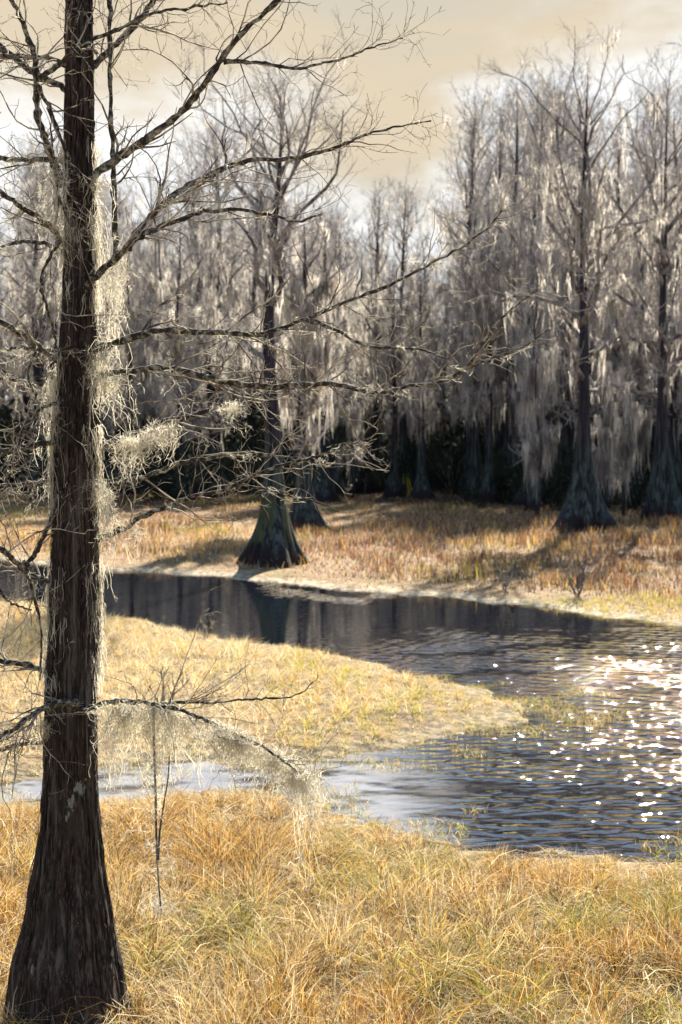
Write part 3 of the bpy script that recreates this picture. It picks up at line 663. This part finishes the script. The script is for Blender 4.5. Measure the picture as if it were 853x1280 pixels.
# (pixel path, start depth, end depth, start radius px, end radius px)
B = [
 ([(100, 232), (111, 222), (146, 199), (176, 179), (202, 159), (222, 144), (242, 123), (262, 96), (282, 66), (307, 38), (328, 18), (348, 0), (372, -35), (400, -70)], 0, -.5, 6.5, 3),
 ([(280, 77), (313, 78), (348, 82), (371, 86), (398, 80), (430, 73), (460, 61), (504, 48)], -.35, -.6, 3, 1),
 ([(98, 366), (108, 358), (131, 335), (156, 312), (176, 295), (212, 280), (252, 266), (297, 262), (343, 270), (373, 277), (403, 267)], 0, -.7, 5.5, 1.3),
 ([(160, 310), (172, 290), (202, 257), (232, 234), (272, 214), (313, 200), (353, 199), (388, 194), (430, 181), (453, 170), (488, 160), (539, 151)], -.12, .7, 5.5, 1.2),
 ([(105, 88), (118, 81), (146, 55), (166, 35), (189, 5), (205, -30)], .05, .6, 5.5, 3.5),
 ([(50, 98), (81, 76), (100, 59), (116, 50), (146, 38), (171, 25), (197, 15), (252, 8), (285, 3)], -.3, -.5, 4, 1.2),
 ([(112, 438), (135, 432), (151, 426), (187, 416), (217, 413), (302, 417), (333, 416), (383, 398), (430, 378), (473, 363), (514, 343), (549, 325), (580, 308), (612, 282), (628, 262)], 0, -1.1, 5.2, 1),
 ([(383, 399), (410, 408), (440, 424), (470, 434), (520, 436), (552, 446), (570, 461)], -.6, -.8, 2.8, 1),
 ([(110, 470), (144, 466), (166, 463), (197, 460), (227, 463), (262, 473), (312, 481), (353, 482), (403, 480), (430, 482), (453, 488), (478, 491), (509, 483), (549, 478), (574, 465), (584, 460), (625, 445), (660, 430), (686, 411)], 0, -.9, 5.6, 1),
 ([(584, 460), (596, 440), (612, 415), (628, 396), (650, 378), (672, 362)], -.75, -1.0, 2, .8),
 ([(105, 556), (120, 555), (146, 551), (176, 541), (207, 526), (237, 521), (272, 508), (302, 501), (343, 488), (372, 470)], 0, .6, 5.2, 1.6),
 ([(108, 618), (125, 612), (151, 604), (187, 594), (217, 581), (252, 574), (282, 569), (312, 566), (353, 571), (388, 574), (420, 582)], .05, .5, 5.0, 1),
 ([(104, 680), (125, 672), (158, 660), (176, 647), (212, 632), (247, 619), (277, 614), (297, 604), (323, 592), (353, 581), (383, 574), (420, 563), (462, 548)], 0, -.5, 4.5, 1),
 ([(300, 606), (340, 612), (372, 622), (400, 628), (425, 640)], -.25, -.3, 2, .8),
 ([(96, 889), (106, 888), (126, 880), (156, 876), (192, 880), (217, 885), (242, 893), (267, 905), (302, 921), (328, 933), (353, 951), (381, 968)], -.12, -.8, 4, 1.5),
 ([(192, 880), (222, 878), (262, 878), (302, 875), (333, 873), (372, 869), (392, 852)], -.35, .1, 2.6, .9),
 ([(125, 648), (137, 645), (143, 641)], 0, -.1, 2.6, 1.2),
 ([(146, 318), (144, 290), (142, 240), (141, 190), (139, 140), (138, 70), (137, 0), (136, -60)], -.05, .1, 4.2, 3),
 # left side
 ([(92, 122), (76, 108), (45, 93), (25, 78), (0, 58), (-40, 30), (-80, 10)], .05, .4, 5.5, 3.5),
 ([(80, 232), (66, 202), (58, 176), (48, 146), (46, 111), (45, 76), (35, 45), (25, 20), (10, -10)], -.1, -.4, 6, 3.5),
 ([(90, 84), (60, 72), (35, 71), (0, 70), (-50, 66)], .0, -.3, 4, 2.5),
 ([(86, 201), (55, 199), (25, 200), (0, 197), (-60, 190)], 0, .4, 4.5, 3.5),
 ([(88, 312), (75, 298), (53, 275), (25, 257), (0, 239), (-50, 214)], 0, -.5, 4.5, 3.5),
 ([(86, 318), (60, 305), (30, 302), (0, 308), (-50, 318)], 0, .6, 3.6, 2.4),
 ([(84, 456), (66, 447), (45, 430), (20, 413), (0, 403), (-60, 376)], 0, -.3, 5, 3.5),
 ([(84, 441), (66, 440), (30, 434), (0, 438), (-60, 444)], 0, .3, 3.4, 2.4),
 ([(84, 500), (62, 492), (45, 484), (25, 475), (0, 473), (-50, 465)], 0, .5, 3.8, 2.6),
 ([(80, 553), (66, 554), (30, 559), (0, 566), (-60, 584)], 0, -.4, 5.4, 3.8),
 ([(80, 604), (66, 601), (40, 604), (0, 608), (-50, 614)], 0, .3, 3.2, 2.2),
 ([(75, 732), (63, 728), (38, 718), (20, 702), (0, 685), (-50, 655)], 0, -.4, 5, 4),
 ([(28, 712), (45, 690), (58, 665), (66, 645), (72, 620)], -.2, -.1, 4, 2.0),
 ([(80, 500), (50, 512), (35, 535), (22, 560), (5, 590)], -.1, -.4, 2.6, 1.2),
 ([(0, 738), (12, 752), (24, 758), (40, 762)], -.3, -.2, 2.5, 1.4),
 ([(72, 846), (58, 840), (30, 830), (0, 825), (-60, 812)], 0, .2, 4.8, 4),
 ([(72, 928), (60, 927), (50, 928), (25, 931), (0, 938), (-50, 955)], 0, .3, 4, 3),
 ([(100, 878), (84, 876), (66, 880), (50, 888), (30, 902), (0, 922), (-45, 950)], -.17, -.5, 4, 3.6),
 ([(100, 880), (62, 882), (40, 892), (15, 915), (-25, 935)], -.18, -.2, 3, 2.0),
 ([(76, 300), (58, 330), (52, 360), (60, 390), (68, 420), (74, 446)], -.25, -.22, 2.6, 1.6),
 ([(70, 205), (72, 240), (80, 262), (90, 288)], -.25, -.22, 2.4, 1.6),
 ([(45, 440), (35, 470), (48, 505), (40, 545)], -.3, -.3, 1.8, 1.0),
 ([(30, 700), (42, 745), (52, 790), (50, 850)], -.2, -.25, 2.4, 1.2),
 ([(45, 105), (60, 130), (70, 160), (84, 190), (92, 215)], -.3, -.2, 3.4, 2.8),
]
# branches above the frame finish the crown
for q in range(12):
    py = -70 - q * 14; s = 1 if q % 2 else -1; xx = 100
    B.append(([(xx, py), (xx + s * 70, py - 30), (xx + s * 150, py - 80), (xx + s * (220 - q * 8), py - 150)], 0, float(rng.uniform(-1, 1)), 4, 1.5))
branch_paths = []
for bi, (pts, y0, y1, r0, r1) in enumerate(B):
    n = len(pts); s = np.linspace(0, 1, n)
    W3 = np.array([at(p[0], p[1], Y0 + y0 + (y1 - y0) * s[i]) for i, p in enumerate(pts)])
    k = int(max(10, min(60, n * 5))); Pc = resample(W3, k)
    Pc[1:-1] += rng.normal(size=(k - 2, 3)) * .004
    rad = np.interp(np.linspace(0, 1, k), [0, .08, 1], [r0 * 1.35, r0, r1]) / F * Y0 * (1 + .14 * rng.normal(size=k)) * .82
    branch_paths.append((Pc, rad))
    br = mk('branch', tubes(Pc[None], rad[None], 8), M_BRANCH, hero, hb)
    ln = np.linalg.norm(np.diff(Pc, axis=0), axis=1).sum()
    if r0 <= 0: continue
    m = int(max(3, ln * (9 if bi in (10, 11, 12, 13) else 14 if pts[-1][1] > -40 else 8)))
    T1, t1 = spawn(Pc[None], rad[None], m, .14, .80, (.4, 1.1), 8, up=.05, wig=.19, rfac=.35, rmin=.0026, t0=.12 if y0 > -.2 else .05, flat=.9)
    T2, t2 = spawn(T1, t1, m * 3, .07, .36, (.5, 1.2), 6, up=.03, wig=.26, rfac=.6, rmin=.0020, flat=.9)
    T3, t3 = spawn(T2, t2, m * 4, .03, .12, (.5, 1.2), 4, up=.0, wig=.3, rfac=.7, rmin=.0018, flat=1)
    tw = mk('twigs', cat(tubes(T1, t1, 4), tubes(T2, t2, 3), tubes(T3, t3, 3)), M_TWIG, br, kind='stuff')
    tw.location = (0, 0, 0)
    V = np.empty(len(tw.data.vertices) * 3, 'f4'); tw.data.vertices.foreach_get('co', V); V = V.reshape(-1, 3) - hb; tw.data.vertices.foreach_set('co', V.astype('f4').ravel())

# Spanish moss near the camera: hanging strands plus curly fuzz round them
def near_moss(line, Ln, bunches, per, spread=.03, fuzz=1.0, wid=.0046):
    per = max(4, int(per * .42)); bunches = int(bunches * .8); spread *= .6
    line = np.asarray(line); p0 = sample_on(resample(line, 20)[None], bunches, 0, 1)
    le = (Ln[0] * .4 + (Ln[1] - Ln[0] * .4) * rng.uniform(0, 1, bunches) ** 1.8); p0 = p0 + rng.normal(size=p0.shape) * [.02, .05, .01]
    drift = rng.normal(size=(bunches, 1, 3)) * [.05, .05, 0]
    i = np.repeat(np.arange(bunches), per); m = len(i); k = 9
    off = rng.normal(size=(m, 3)) * spread; l = le[i] * rng.uniform(.3, 1, m); t = np.linspace(0, 1, k)[None, :, None]
    P = p0[i][:, None] + off[:, None] * (1 - .7 * t) + drift[i] * np.sin(t * 3 + i[:, None, None]) - np.array([0, 0, 1.]) * l[:, None, None] * t + np.cumsum(rng.normal(size=(m, k, 3)) * np.array([.015, .015, .005]), 1)
    A = ribbons(P, wid * rng.uniform(.6, 1.2, (m, 1)) * np.linspace(1, .5, k)[None], norm(rng.normal(size=(m, 3)) * [1, 1, .2]))
    nf = int(m * 4.5 * fuzz); q = rng.integers(m, size=nf); a = rng.integers(k, size=nf)
    c = P[q, a]; d = norm(rng.normal(size=(nf, 3)) - np.array([0, 0, .45])); kk = 4; F_ = np.empty((nf, kk, 3)); F_[:, 0] = c
    cu = rng.normal(size=(nf, 3)) * .5
    for j in range(1, kk): d = norm(d + cu); c = c + d * rng.uniform(.009, .026, (nf, 1)); F_[:, j] = c
    Bq = ribbons(F_, np.tile(np.linspace(1, .5, kk) * wid * .85, (nf, 1)), norm(rng.normal(size=(nf, 3))))
    return cat(A, Bq)
def pl(pts, Y): return np.array([at(a, b, Y) for a, b in pts])
MG = None
drapes = [
 ([(118, 415), (128, 450), (136, 490), (150, 470), (158, 455)], Y0 - .10, (.2, .7), 44, 14, .03, 'thick pale moss bunch hanging right of the big trunk below the two long branches'),
 ([(146, 552), (182, 542)], Y0 + .05, (.2, .42), 20, 20, .025, 'moss tuft hanging from the branch nearest the big trunk, left of three hanging tufts'),
 ([(190, 540), (218, 528)], Y0 + .15, (.18, .42), 16, 20, .022, 'moss tuft hanging from mid branch, middle of three hanging tufts'),
 ([(272, 510), (292, 504)], Y0 + .35, (.12, .30), 9, 16, .018, 'small moss tuft far out on the mid branch, right of three hanging tufts'),
 ([(368, 965), (388, 968)], Y0 - .8, (.45, .78), 20, 22, .025, 'long narrow moss tassel hanging from the tip of the lowest branch'),
 ([(262, 905), (300, 922), (342, 942), (372, 966)], Y0 - .65, (.1, .42), 70, 26, .03, 'ragged moss net under the outer half of the lowest branch'),
 ([(128, 888), (160, 882), (205, 886), (255, 902)], Y0 - .35, (.15, .62), 70, 24, .03, 'wide thin veil of moss under the inner half of the lowest branch'),
 ([(112, 600), (128, 612), (134, 660)], Y0 - .12, (.15, .6), 20, 18, .028, 'moss clinging down the right side of the big trunk at mid height'),
 ([(62, 470), (72, 480), (78, 495)], Y0 - .05, (.3, .9), 20, 18, .028, 'grey moss hanging down the left side of the big trunk'),
 ([(116, 210), (124, 240), (128, 330)], Y0 - .05, (.25, .8), 18, 18, .028, 'moss strip trailing down the right of the big trunk near its top'),
 ([(70, 200), (76, 240), (80, 300)], Y0 - .18, (.3, .9), 22, 18, .03, 'moss curtain left of the big trunk near its top'),
 ([(155, 660), (170, 650)], Y0 - .15, (.2, .42), 8, 14, .02, 'thin moss wisps trailing over the dark channel right of the big trunk'),
 ([(48, 900), (60, 905)], Y0 - .1, (.2, .45), 12, 16, .02, 'moss tuft at the left side of the big trunk by the low branches'),
 ([(140, 400), (148, 330), (160, 312)], Y0 - .05, (.4, .85), 22, 16, .03, 'moss hanging from the forked branch right of the big trunk'),
]
for pts, Y, Ln, nb, per, spr, lab in drapes:
    line = pl(pts, Y); base = line.mean(0)
    tag(mk('spanish_moss', near_moss(line, Ln, nb, per, spr), M_MOSS, base=base), lab, 'moss')
# shorter fringe that coats the branches and trunk: part of the tree
fr = []
for bi, (Pc, rad) in enumerate(branch_paths):
    if B[bi][0][-1][1] < -100: continue
    left = B[bi][0][-1][0] < 60
    nb = int(np.linalg.norm(np.diff(Pc, axis=0), axis=1).sum() * (14 if left else 5))
    if bi in (0, 1, 4, 5, 18, 19, 20): nb = nb // 6
    if bi in (3, 17): nb = nb // 2
    if nb: fr.append(near_moss(Pc, (.02, .30 if left else .13), nb, 9, .014, .45, .0036))

zz = H0 + (520 - rng.uniform(180, 880, 2600)) / F * Y0; zz = zz[vnoise(zz * 4.1, zz * 0 + 3) > .52][:420]; zz = np.resize(zz, 420); rr = np.interp(zz, pz, pr) + .01; side = rng.choice([0.1, math.pi], 420, p=[.6, .4]) + rng.normal(size=420) * .6
p0 = np.stack([np.interp(zz, pz, pxx) + rr * np.cos(side), Y0 + rr * np.sin(side), zz], 1)
k = 6; m = 420 * 7; i = np.repeat(np.arange(420), 7); t = np.linspace(0, 1, k)[None, :, None]
P = p0[i][:, None] + rng.normal(size=(m, 1, 3)) * .012 - np.array([0, 0, 1.]) * rng.uniform(.04, .22, (m, 1, 1)) * t + np.cumsum(rng.normal(size=(m, k, 3)) * .007, 1)
fr.append(ribbons(P, np.full((m, k), .0036), norm(rng.normal(size=(m, 3)) * [1, 1, .3])))
mk('moss_fringe', cat(*fr), M_MOSS, hero, hb, kind='stuff')

# the dead moss-wrapped twig that dangles from the lowest branch, in two strands
P = resample(pl([(192, 884), (193, 940), (195, 1000), (196, 1060), (199, 1110), (202, 1140)], Y0 - .35), 30)[None]
P2 = resample(pl([(212, 945), (210, 975), (205, 1005), (200, 1040), (198, 1075)], Y0 - .36), 20)[None]
hang = thing('hanging_twig', 'long dead twig wrapped in moss dangling from the lowest branch over the grass', 'twig', P[0, 0])
mk('stem', tubes(P, np.linspace(.011, .006, 30)[None], 6), M_LIMB, hang, P[0, 0]); mk('stem', tubes(P2, np.linspace(.004, .009, 20)[None], 6), M_LIMB, hang, P[0, 0])
mk('moss', near_moss(P[0, 2:], (.04, .16), 60, 8, .012), M_MOSS, hang, P[0, 0], kind='stuff')
